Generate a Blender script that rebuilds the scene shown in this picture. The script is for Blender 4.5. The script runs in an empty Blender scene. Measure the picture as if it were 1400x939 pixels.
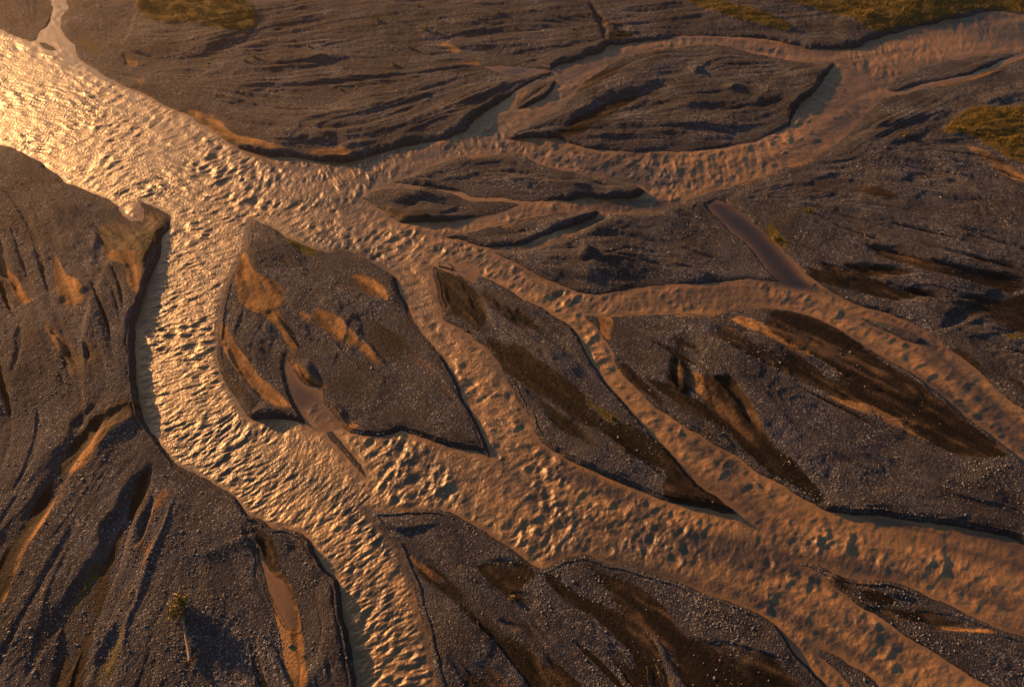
import bpy, math, random
import numpy as np
from mathutils import Vector
random.seed(7)
rng = np.random.default_rng(11)
STEP = 1.0                      # spacing of the terrain lattice, in 1/1400 of the frame width
scene = bpy.context.scene
col = scene.collection

# ------------------------------------------------------------------ camera
H, PITCH, F = 60.0, math.radians(52), 1000.0
cp, sp = math.cos(PITCH), math.sin(PITCH)
def unproj(px, py):
    """point of the ground plane z = 0 that a photo pixel looks at (the survey of the valley floor)"""
    a = (np.asarray(px, float) - 700) / F
    b = (469.5 - np.asarray(py, float)) / F
    dy = cp + b * sp
    dz = -sp + b * cp
    t = H / -dz
    return a * t, dy * t
cam = bpy.data.cameras.new('camera')
cam.sensor_width = 36; cam.lens = 36 / 1.4
cam.clip_end = 6000
co = bpy.data.objects.new('camera', cam)
co.location = (0, 0, H)
co.rotation_euler = (math.pi / 2 - PITCH, 0, 0)
col.objects.link(co); scene.camera = co

# ------------------------------------------------------------------ light
SUN_EL, SUN_AZ = math.radians(12.5), math.radians(-54)
sd = Vector((math.sin(SUN_AZ) * math.cos(SUN_EL), math.cos(SUN_AZ) * math.cos(SUN_EL), math.sin(SUN_EL)))
sun = bpy.data.lights.new('sun', 'SUN'); sun.energy = 5.0; sun.angle = math.radians(0.5); sun.color = (1.0, 0.46, 0.15)
so = bpy.data.objects.new('sun', sun); so.rotation_euler = (-sd).to_track_quat('-Z', 'Y').to_euler()
so.location = (-60, 60, 90); col.objects.link(so)
world = bpy.data.worlds.new('World'); scene.world = world; world.use_nodes = True
wn = world.node_tree
sky = wn.nodes.new('ShaderNodeTexSky'); sky.sky_type = 'NISHITA'; sky.sun_disc = False
sky.sun_elevation = SUN_EL; sky.sun_rotation = SUN_AZ % (2 * math.pi)
sky.air_density = 1.2; sky.dust_density = 2.0; sky.ozone_density = 2.0
bg = wn.nodes['Background']; bg.inputs[1].default_value = 0.05
wn.links.new(sky.outputs[0], bg.inputs[0])
scene.view_settings.view_transform = 'Standard'; scene.view_settings.look = 'None'
scene.view_settings.exposure = 1.25; scene.view_settings.gamma = 1

# ------------------------------------------------------------------ survey data (pixels of the photograph)
OFF = {1: (0, 0), 2: (465, 0), 3: (930, 0), 4: (0, 312), 5: (465, 312), 6: (930, 312), 7: (0, 624), 8: (465, 624), 9: (930, 624)}
def Z(k, *pts):
    ox, oy = OFF[k]
    return [(ox + x / 2.979, oy + y / 2.979) for x, y in pts]

LAND = {}   # name -> (bank height, outline)
LAND['north_corner'] = (0.5, [(-240, -160), (72, -160), (69, 0), (72, 10), (69, 27), (52, 50), (47, 56), (27, 53), (0, 42), (-60, 20), (-240, -20)])
LAND['north_bank'] = (0.85, [(95, -160), (89, 0), (92, 10), (84, 25), (84, 40), (94, 54), (102, 60), (106, 77), (134, 97), (168, 117), (201, 131), (221, 143),
    (248, 154), (279, 171), (302, 188), (322, 200), (356, 213), (393, 215), (420, 218), (446, 221), (470, 222), (492, 216.5), (519, 210), (545, 203),
    (579, 195), (606, 190), (626, 183), (640, 174.5), (653, 161), (680, 144), (700, 131), (720, 116), (740, 107), (754, 101), (756, 95), (762, 91), (784, 84),
    (807, 75.5), (827, 67), (836, 62), (844, 62), (868, 59), (901, 54), (935, 50), (963, 50), (1014, 51), (1051, 55), (1084, 62), (1111, 66), (1145, 67), (1172, 64),
    (1195, 55), (1222, 47), (1252, 38.6), (1286, 30), (1319, 23.5), (1353, 17), (1376, 18), (1400, 21), (1500, 15), (1640, 0), (1640, -160)])
LAND['leaf_bar'] = (0.6, [(690, 188), (707, 178), (730, 164), (750, 151), (770, 137.6), (787, 124), (800, 111), (821, 96), (848, 80.5), (868, 74), (901, 67), (935, 65),
    (970, 61.4), (1004, 66.5), (1041, 75.5), (1074, 81.6), (1111, 86.6), (1136, 86.6), (1141, 89), (1131, 104), (1118, 121), (1098, 141), (1084, 158), (1079, 173), (1057, 183),
    (1031, 193), (997, 201), (963, 205.4), (930, 206.5), (884, 207.5), (851, 206.4), (807, 204), (780, 196.4), (757, 190), (727, 189), (700, 190)])
LAND['small_bar'] = (0.25, [(760, 111), (754, 126), (737, 139), (720, 146), (707, 149), (707, 139), (723, 122), (743, 114)])
LAND['mouth_bar'] = (0.15, [(52, 58), (62, 59), (72, 64), (78, 69), (68, 70), (58, 65)])
LAND['lens_bar'] = (0.65, [(537, 251), (559, 238), (589, 228), (623, 218), (653, 213), (683, 211.5), (712, 211.5), (733, 223), (754, 230), (787, 237), (817, 243), (844, 248), (861, 250),
    (881, 263.5), (868, 269.5), (834, 273), (800, 270), (767, 274.6), (717, 275), (680, 270), (643, 268.5), (626, 263.5), (599, 258), (566, 253.5)])
LAND['split_bar'] = (0.6, [(492, 271), (522, 259), (549, 258.5), (582, 257), (609, 263.5), (633, 272), (666, 275), (700, 277), (713, 280), (693, 288), (666, 295), (639, 299), (613, 301.5),
    (576, 304), (547, 306), (539, 300), (525, 290), (509, 279)])
LAND['sliver_bar'] = (0.55, [(604, 322), (633, 320), (653, 314), (680, 309), (713, 300), (754, 292), (794, 289), (819, 289), (814, 295.5), (797, 302), (777, 312), (760, 317), (733, 327),
    (707, 335.5), (680, 339), (653, 335.5), (626, 328)])
LAND['mound_bar'] = (0.8, [(673, 345.6), (700, 357), (730, 372), (760, 387.5), (787, 398.6), (811, 402), (851, 397.6), (884, 392.6), (930, 389), (970, 387.5), (1010, 384), (1024, 382.5),
    (1064, 384), (1081, 389), (1066, 376), (1050, 359), (1037, 342), (1021, 325.4), (1007, 310), (998, 294), (993, 277), (994, 257), (973, 262), (950, 270), (932, 275), (908, 283.6), (881, 292), (854, 293.7),
    (834, 293), (821, 299), (800, 309), (784, 319), (760, 329), (733, 337), (700, 345)])
LAND['east_plain'] = (0.7, [(988, 262), (994, 257), (1014, 250), (1041, 241.7), (1064, 233), (1084, 225), (1111, 215), (1131, 205), (1148, 193), (1161, 181), (1175, 164.5), (1192, 148), (1208, 132.6),
    (1217, 126), (1212, 121), (1229, 107), (1252, 95.7), (1282, 87), (1316, 80.6), (1343, 75.5), (1370, 74.5), (1400, 72), (1500, 62), (1640, 50), (1640, 760), (1550, 680), (1480, 620), (1400, 560), (1373, 543.6),
    (1350, 520), (1323, 496.6), (1296, 476.5), (1279, 461.4), (1252, 444.6), (1215, 429.5), (1178, 419.4), (1145, 404), (1125, 389), (1098, 369), (1074, 345.6), (1054, 325.4), (1041, 314),
    (1012, 291), (996, 275)])
LAND['thin_bar'] = (0.3, [(1172, 434.5), (1198, 438), (1232, 448), (1262, 463), (1269, 471.5), (1242, 466), (1212, 453), (1185, 441)])
LAND['long_bar'] = (0.75, [(797, 428), (827, 433), (868, 432), (901, 430), (935, 429.5), (970, 428), (1004, 424.5), (1031, 421), (1071, 423), (1108, 433), (1145, 449.6), (1172, 466.4), (1198, 483), (1232, 503),
    (1262, 523.5), (1292, 547), (1319, 569), (1350, 590.6), (1380, 617.5), (1400, 639), (1480, 710), (1640, 840), (1640, 850), (1500, 785), (1400, 745), (1380, 735), (1346, 728), (1309, 721), (1266, 714.6), (1232, 709.6), (1198, 704.6),
    (1165, 703), (1131, 698), (1114, 689.5), (1091, 677.7), (1071, 662.6), (1047, 652.5), (1027, 641), (1007, 624), (973, 604), (953, 592), (930, 580), (908, 564), (884, 547), (864, 527),
    (844, 503), (836, 480), (824, 463), (814, 446), (801, 434.5)])
LAND['slough_bar'] = (0.7, [(591, 364), (609, 371), (633, 377.5), (656, 376), (680, 387.5), (707, 404), (733, 416), (760, 433), (784, 449.6), (795, 466.4), (801, 483), (814, 503), (831, 527), (851, 550),
    (874, 577), (898, 600.7), (918, 621), (935, 643), (963, 667.6), (990, 688), (1010, 703), (980, 699.5), (957, 694.5), (930, 690), (898, 681), (868, 667.6), (834, 654), (800, 639), (774, 625.7),
    (743, 607.4), (730, 590.6), (723, 570.5), (707, 547), (693, 517), (676, 486.6), (653, 466.4), (629, 448), (606, 436), (602, 419.4), (596, 396), (592, 376)])
LAND['great_bar'] = (0.75, [(344, 299), (372, 312), (393, 325.4), (419, 335.5), (446, 344), (465, 342), (485, 347), (502, 355.6), (522, 367.4), (537, 376), (545, 392.6), (557, 416), (566, 439.6), (582, 463), (606, 490),
    (623, 520), (639, 553.7), (656, 587), (668, 614), (671.4, 625), (646, 616), (613, 609), (579, 599), (549, 589), (532, 594), (502, 595.6), (475, 589), (460, 575), (443, 556), (438, 545), (416, 560), (423, 582), (396, 575.5), (369, 573),
    (342, 574), (332, 560), (322, 543.6), (309, 523.5), (299, 500), (295, 473), (299, 446), (304, 416), (312, 389), (325, 359), (336, 339), (341, 315)])
LAND['spit'] = (0.25, [(440, 572), (452, 588), (474, 612), (492, 634), (502, 652), (488, 640), (470, 620), (450, 598), (438, 578)])
LAND['west_bank'] = (.8, [(-240, 120), (-100, 170), (0, 198), (20, 203), (43, 216.5), (67, 231.6), (90, 248), (114, 258.5), (134, 268.5), (151, 273.6), (164, 285), (175, 296), (187, 298), (191, 273.6), (211, 282), (231.6, 295.4),
    (231.6, 314), (221.5, 325.4), (221.5, 339), (211, 366), (201, 392.6), (193, 419.4), (186, 446), (184.6, 473), (184.6, 500), (188, 530), (194, 560.4), (201, 580.5), (215, 600.7), (235, 627), (248, 639),
    (268, 647.5), (292, 662.6), (319, 677.7), (332, 694.5), (339, 704.6), (356, 709.6), (376, 723), (386, 721), (406, 728), (423, 738), (433, 758), (446, 778.4), (458, 788.5), (466, 812), (470, 838), (475, 859),
    (483, 902.6), (488, 939), (500, 1110), (-240, 1110)])
LAND['south_bar'] = (0.5, [(497, 694.5), (515, 698.5), (566, 696), (613, 698.5), (636, 711), (663, 726), (683, 740), (703, 751.6), (720, 765), (737, 776), (748, 774), (764, 765), (784, 760), (800, 758),
    (827, 766.7), (854, 773), (884, 782), (911, 788.5), (935, 797), (957, 807), (990, 819), (1017, 830), (1041, 842), (1061, 855.6), (1078, 877.4), (1094, 899), (1111, 916), (1131, 934.5), (1180, 980), (1290, 1110), (625, 1110),
    (599, 939), (594, 919.4), (589, 889), (581, 855.6), (572, 829), (565, 802), (555, 775), (547, 751.6), (532, 735), (515, 718)])
LAND['corner_bar'] = (0.45, [(1091, 770), (1118, 771.7), (1145, 785), (1178, 793.5), (1215, 793.5), (1249, 805), (1272, 817), (1302, 827), (1333, 844), (1366, 859), (1400, 872.4), (1500, 910), (1640, 960), (1640, 1110), (1560, 1110), (1440, 1000),
    (1356, 939), (1326, 923), (1292, 902.6), (1259, 881), (1225, 859), (1198, 839), (1178, 829), (1161, 815), (1138, 798.6), (1121, 782)])
LAND['low_bar'] = (0.25, [(1113, 884), (1138, 892.6), (1158, 904), (1182, 919.4), (1202, 939), (1260, 1010), (1200, 1010), (1165, 939), (1145, 916), (1121, 896)])

CLEAR = [.05, .1, .3, .2, .3, 0, 0, .95]
POOLS = [
    (0.3, Z(3, (835, 366), (870, 372), (1000, 341), (1150, 311), (1290, 258), (1400, 215), (1410, 228), (1300, 275), (1150, 328), (1000, 358), (870, 390), (840, 395))),
    (0.15, [(662, 91.5), (680, 99), (707, 104), (730, 103), (758, 98), (727, 94), (686, 91)]),
    (0.4, Z(4, (1165, 520), (1200, 590), (1240, 640), (1310, 655), (1325, 720), (1400, 815), (1270, 830), (1230, 760), (1190, 690), (1160, 600))),
    (0.25, Z(7, (1052, 400), (1110, 480), (1155, 510), (1195, 610), (1210, 700), (1185, 700), (1150, 650), (1100, 545))),
    (0.2, Z(5, (420, 148), (480, 150), (570, 190), (540, 225), (470, 180))),
    (0.3, Z(1, (1080, 640), (1170, 645), (1330, 665), (1220, 690), (1150, 680))),
    (0.3, Z(1, (480, 850), (545, 825), (590, 850), (580, 900), (520, 890))),
    (0.25, Z(3, (105, 838), (150, 815), (230, 855), (345, 950), (440, 1060), (520, 1150), (590, 1215), (530, 1190), (440, 1175), (385, 1125), (330, 1075), (290, 1020), (240, 970), (190, 930), (145, 880))),
]

# flow lines: (wave height factor, points); the second list only guides the grain of the dry gravel
FLOW_W = [
    (1.0, [(-240, 20), (0, 120), (100, 180), (200, 230), (285, 300), (255, 420), (240, 520), (290, 610), (400, 680), (480, 760), (530, 860), (545, 950), (560, 1110)]),
    (0.6, [(200, 215), (320, 245), (420, 250), (520, 225), (620, 205), (680, 170), (740, 120), (800, 85), (870, 65), (1000, 58), (1140, 75), (1250, 60), (1400, 45), (1640, 25)]),
    (0.45, [(420, 260), (600, 205), (720, 200), (830, 220), (900, 238), (990, 225), (1070, 200), (1110, 150), (1150, 90)]),
    (0.6, [(320, 265), (420, 290), (520, 320), (580, 340), (650, 360), (740, 390), (800, 412)]),
    (0.25, [(800, 412), (900, 410), (1000, 400), (1100, 400), (1200, 445), (1290, 500), (1380, 580), (1500, 680), (1640, 800)]),
    (0.6, [(520, 320), (570, 380), (600, 450), (650, 520), (690, 600), (740, 650), (850, 700), (1000, 740), (1150, 760), (1300, 790), (1400, 820), (1640, 920)]),
    (0.3, [(790, 412), (815, 470), (860, 550), (930, 610), (1000, 660), (1060, 710), (1150, 740)]),
    (0.12, [(1100, 700), (1200, 725), (1300, 745), (1400, 770), (1640, 860)]),
    (0.65, [(290, 610), (400, 605), (500, 620), (600, 650), (700, 700), (800, 745), (950, 780), (1080, 830), (1180, 880), (1280, 950), (1440, 1080)]),
    (0.25, [(480, 290), (600, 312), (700, 295), (800, 281), (890, 272)]),
    (0.08, [(510, 255), (600, 262), (700, 278), (800, 278)]),
    (0.06, [(82, -160), (80, 0), (75, 40), (100, 75)]),
]
FLOW_L = [
    [(100, 30), (200, 80), (400, 70), (600, 60), (800, 40), (1000, 20), (1300, -20)], [(200, 120), (350, 190), (500, 185), (650, 130)], [(200, 90), (420, 40), (600, 20)],
    [(700, 185), (850, 130), (1000, 110), (1130, 100)], [(800, 190), (1000, 180)], [(550, 245), (700, 240), (860, 262)], [(500, 272), (600, 285), (700, 282)],
    [(690, 345), (850, 340), (1000, 375)], [(880, 300), (960, 330), (1040, 378)], [(1000, 260), (1150, 240), (1300, 265), (1450, 330), (1640, 420)], [(1040, 290), (1150, 350), (1300, 400), (1450, 420), (1640, 500)],
    [(1150, 200), (1300, 130), (1450, 90), (1640, 70)], [(830, 440), (950, 500), (1080, 620), (1200, 690), (1400, 735)], [(1000, 440), (1150, 520), (1380, 650), (1500, 740)],
    [(600, 380), (700, 480), (900, 640)], [(345, 310), (420, 420), (520, 520), (660, 615)], [(325, 400), (320, 500), (400, 570)], [(-200, 200), (0, 260), (60, 400), (100, 520), (120, 600)],
    [(200, 570), (100, 660), (0, 800), (-60, 900)], [(250, 660), (170, 850), (120, 1000)], [(320, 690), (370, 850), (400, 1000)], [(510, 705), (600, 800), (720, 930), (800, 1050)],
    [(720, 770), (850, 870), (950, 1000)], [(1100, 775), (1250, 850), (1400, 920), (1640, 1040)],
]
# relief: g = gully, r = ridge, s = step whose left-hand side (walking along it) stands higher; width in px, height in m
RELIEF = [
    ('g', 15, .55, Z(5, (560, 380), (640, 490), (760, 590), (900, 690), (1080, 810), (1230, 910), (1380, 1010))),
    ('g', 6, .45, Z(1, (505, 215), (540, 280), (600, 360))), ('s', 4, .22, Z(1, (545, 0), (540, 100), (505, 215))),
    ('s', 4, .35, Z(1, (700, 240), (800, 225), (900, 190), (1050, 150), (1400, 110))), ('s', 4, .35, Z(1, (1010, 297), (1180, 292), (1330, 262), (1400, 245))),
    ('g', 5, .35, Z(1, (1240, 388), (1320, 398), (1420, 425))), ('s', 4, .4, Z(1, (1150, 572), (1300, 592), (1440, 610))), ('g', 8, .35, Z(1, (760, 450), (850, 480), (960, 580), (1060, 610))),
    ('s', 4, .5, Z(2, (400, 478), (500, 440), (600, 400), (700, 350), (850, 305))), ('g', 5, .6, Z(2, (990, -20), (1045, 70), (1070, 120), (1085, 185))), ('g', 6, .3, Z(2, (1110, 90), (1150, 130), (1170, 160))),
    ('s', 4, .35, Z(2, (140, 95), (250, 130), (360, 158), (560, 165))), ('g', 7, .35, Z(2, (395, 175), (500, 220), (560, 255))), ('s', 4, -.2, Z(2, (100, 0), (200, 25), (400, 40), (550, 15))),
    ('g', 9, .55, Z(2, (880, 550), (1000, 480), (1150, 415), (1280, 375))), ('s', 5, .4, Z(2, (1000, 440), (1150, 395), (1300, 345), (1400, 330))), ('g', 6, .4, Z(2, (950, 380), (1060, 300), (1200, 245), (1350, 215))),
    ('g', 6, .35, Z(2, (1000, 540), (1150, 470), (1300, 430), (1400, 440))),
    ('s', 4, .45, Z(3, (-100, 520), (0, 522), (150, 532), (330, 512), (450, 492))), ('s', 3, .3, Z(3, (250, 460), (350, 430), (480, 405))), ('s', 3, .3, Z(3, (-60, 455), (100, 440), (250, 425))),
    ('s', 4, .3, Z(2, (250, 735), (500, 690), (720, 650))), ('s', 4, .35, Z(2, (330, 765), (520, 720), (700, 700), (900, 725))), ('s', 4, .45, Z(2, (900, 800), (1030, 765), (1140, 742))),
    ('g', 5, .4, Z(2, (370, 898), (480, 862), (560, 830), (640, 815))), ('s', 4, .35, Z(2, (150, 840), (300, 820), (450, 815))),
    ('g', 4, .6, Z(3, (845, 378), (1000, 352), (1150, 322), (1290, 272), (1400, 225))), ('s', 4, .45, Z(3, (720, 530), (820, 522), (940, 520))), ('s', 4, -.25, Z(3, (600, 610), (700, 560), (830, 535), (950, 555), (1100, 625))),
    ('s', 4, .35, Z(3, (1000, 512), (1060, 485), (1120, 455))), ('s', 5, .5, Z(3, (1210, 438), (1300, 420), (1420, 395))), ('s', 4, .55, Z(3, (790, 638), (920, 660), (1040, 690), (1130, 740), (1200, 800), (1340, 865))),
    ('g', 9, .7, Z(3, (490, 735), (600, 750), (700, 775), (820, 800))), ('s', 4, .4, Z(3, (930, 785), (1100, 812), (1270, 832))), ('r', 4, .3, Z(3, (950, 755), (1050, 745), (1130, 740))),
    ('g', 6, .4, Z(3, (880, 750), (960, 730), (1060, 715))), ('g', 8, .4, Z(3, (1240, 660), (1330, 700), (1420, 745))), ('s', 4, .4, Z(3, (1200, 690), (1300, 730), (1420, 775))),
    ('g', 6, .5, Z(6, (620, 160), (800, 182), (1000, 205))), ('g', 7, .55, Z(6, (640, 215), (740, 245), (900, 272), (1090, 277))), ('s', 4, .35, Z(6, (700, 75), (850, 92), (1000, 108))), ('g', 9, .5, Z(6, (440, 110), (520, 165), (620, 225))),
    ('g', 8, .8, Z(6, (1020, 425), (1130, 372), (1250, 302), (1420, 245))), ('g', 9, .5, Z(6, (1090, 480), (1250, 590), (1420, 660))), ('s', 4, .4, Z(6, (1150, 470), (1300, 430), (1420, 420))),
    ('s', 4, .45, Z(6, (-30, 60), (100, 112), (225, 195))), ('s', 4, .4, Z(6, (90, 0), (170, 90), (230, 190))), ('g', 6, .4, Z(2, (1330, 850), (1420, 900), (1500, 930))),
    ('g', 3, .3, Z(5, (1300, 40), (1400, 90))), ('s', 4, .4, Z(5, (860, 165), (960, 198), (1070, 232))), ('s', 4, .35, Z(5, (760, 85), (900, 75), (1050, 30), (1150, 25))), ('s', 4, .35, Z(5, (800, 140), (950, 130), (1150, 140), (1300, 165))),
    ('g', 7, .5, Z(5, (150, 410), (230, 480), (330, 560), (420, 650), (515, 770))), ('g', 5, .35, Z(5, (-20, 505), (70, 605))), ('g', 4, .3, Z(5, (180, 600), (245, 700))), ('s', 5, .45, Z(5, (-20, 690), (130, 780), (230, 830))),
    ('g', 6, .35, Z(5, (20, 175), (90, 215), (180, 280))), ('g', 7, .4, Z(5, (500, 200), (545, 290), (590, 370), (640, 430))), ('g', 8, .4, Z(5, (430, 230), (470, 300), (520, 340))),
    ('s', 4, .35, Z(5, (830, 690), (950, 770), (1040, 850))), ('g', 5, .4, Z(5, (780, 330), (870, 390), (960, 470))), ('g', 7, .5, Z(5, (1040, 370), (1070, 430), (1100, 490))),
    ('g', 6, .7, Z(4, (-30, -20), (0, 60), (15, 140), (60, 230), (125, 315))), ('g', 5, .35, Z(4, (190, 390), (260, 480), (340, 595))), ('s', 4, -.4, Z(4, (395, 0), (405, 80), (370, 210))),
    ('g', 4, .35, Z(4, (360, 460), (368, 585))), ('g', 6, .4, Z(4, (430, 60), (500, 110), (550, 200), (560, 290))), ('r', 5, .4, Z(4, (430, 10), (520, 60), (620, 20))),
    ('g', 4, .25, Z(4, (100, 370), (90, 480), (60, 640))), ('r', 5, .3, Z(4, (300, 220), (345, 260), (365, 285))), ('g', 7, .3, Z(4, (230, 300), (290, 320), (340, 330))),
    ('g', 12, .85, Z(4, (590, 725), (500, 760), (400, 830), (320, 920), (270, 980), (200, 1100), (120, 1230), (40, 1370), (-60, 1520))),
    ('g', 6, .5, Z(4, (420, 720), (340, 800), (300, 870))), ('g', 9, .6, Z(4, (905, 370), (950, 490), (1040, 630), (1130, 710), (1220, 770))), ('r', 4, .4, Z(4, (1105, 325), (1170, 430), (1235, 530))),
    ('g', 5, .35, Z(4, (1240, 395), (1320, 460), (1410, 540))), ('g', 9, .3, Z(4, (990, 90), (1010, 200), (1060, 330))), ('s', 4, .35, Z(4, (1000, 320), (1080, 345), (1150, 330))),
    ('r', 5, .4, Z(4, (1330, 690), (1380, 740), (1420, 800))), ('g', 8, .4, Z(4, (1160, 40), (1220, 80), (1300, 110), (1400, 150))),
    ('g', 13, 1.0, Z(7, (640, 20), (600, 90), (540, 200), (490, 300), (430, 480), (310, 740), (230, 940), (160, 1150))), ('r', 4, .3, Z(7, (740, 110), (690, 240), (630, 400), (580, 540), (530, 690), (500, 900))),
    ('g', 6, .4, Z(7, (640, 140), (590, 280), (560, 380))), ('g', 7, .4, Z(7, (400, 400), (330, 530), (260, 660), (180, 820))), ('g', 9, .45, Z(7, (520, 660), (450, 790), (400, 940))),
    ('g', 10, .9, Z(7, (990, 230), (1030, 360), (1095, 520), (1150, 680), (1190, 860), (1220, 1000), (1240, 1200))), ('s', 4, .35, Z(7, (1160, 300), (1240, 390), (1320, 450))), ('g', 6, .5, Z(7, (1040, 270), (1080, 380), (1110, 450))),
    ('g', 10, .85, Z(8, (255, 365), (380, 460), (500, 570), (640, 700), (760, 800), (900, 950), (1050, 1150))), ('s', 4, .4, Z(8, (110, 232), (230, 303), (440, 270))), ('s', 4, .3, Z(8, (560, 450), (680, 425), (790, 470))),
    ('g', 6, .5, Z(8, (600, 660), (680, 690), (750, 700))), ('g', 11, .7, Z(8, (870, 500), (950, 600), (1100, 640), (1220, 720), (1290, 850), (1340, 980), (1400, 1150))), ('g', 8, .4, Z(8, (690, 540), (760, 590), (830, 600))),
    ('g', 20, .9, Z(8, (1130, 500), (1260, 610), (1400, 770), (1500, 930), (1600, 1150))), ('s', 4, .3, Z(9, (650, 65), (740, 112), (860, 122))), ('g', 8, .6, Z(9, (740, 605), (900, 650), (1100, 680), (1320, 715))),
    ('s', 5, .5, Z(9, (620, 480), (760, 520), (900, 580), (1000, 590))), ('g', 10, .35, Z(9, (440, 720), (560, 830), (640, 940))),
    ('g', 13, .6, Z(6, (0, 430), (40, 560), (90, 700), (180, 800), (330, 930), (470, 1080))), ('g', 7, .5, Z(6, (110, 620), (190, 640), (270, 760), (330, 860))), ('r', 5, .35, Z(6, (30, 500), (80, 620), (130, 740), (230, 800))),
    ('g', 14, .6, Z(6, (320, 450), (520, 560), (700, 660), (900, 740), (1100, 850), (1350, 960))), ('g', 8, .45, Z(6, (430, 400), (600, 480), (780, 540), (950, 640), (1100, 760))), ('s', 5, .45, Z(6, (180, 440), (330, 510), (500, 610), (700, 720))),
    ('g', 5, .35, Z(6, (100, 350), (250, 390), (330, 450))), ('g', 10, .5, Z(5, (1120, 520), (1200, 600), (1300, 690), (1400, 770))), ('g', 5, .5, Z(5, (1380, 480), (1360, 600), (1400, 680))),
]
BLOBS = [(802, 349, 9, 7, .9), (950, 101, 9, 4, .7), (1001, 125, 11, 5, .6), (419, 505, 12, 14, .5), (582, 133, 6, 3, .4), (246, 833, 8, 8, .15), (425, 520, 10, 9, .25)]
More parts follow.
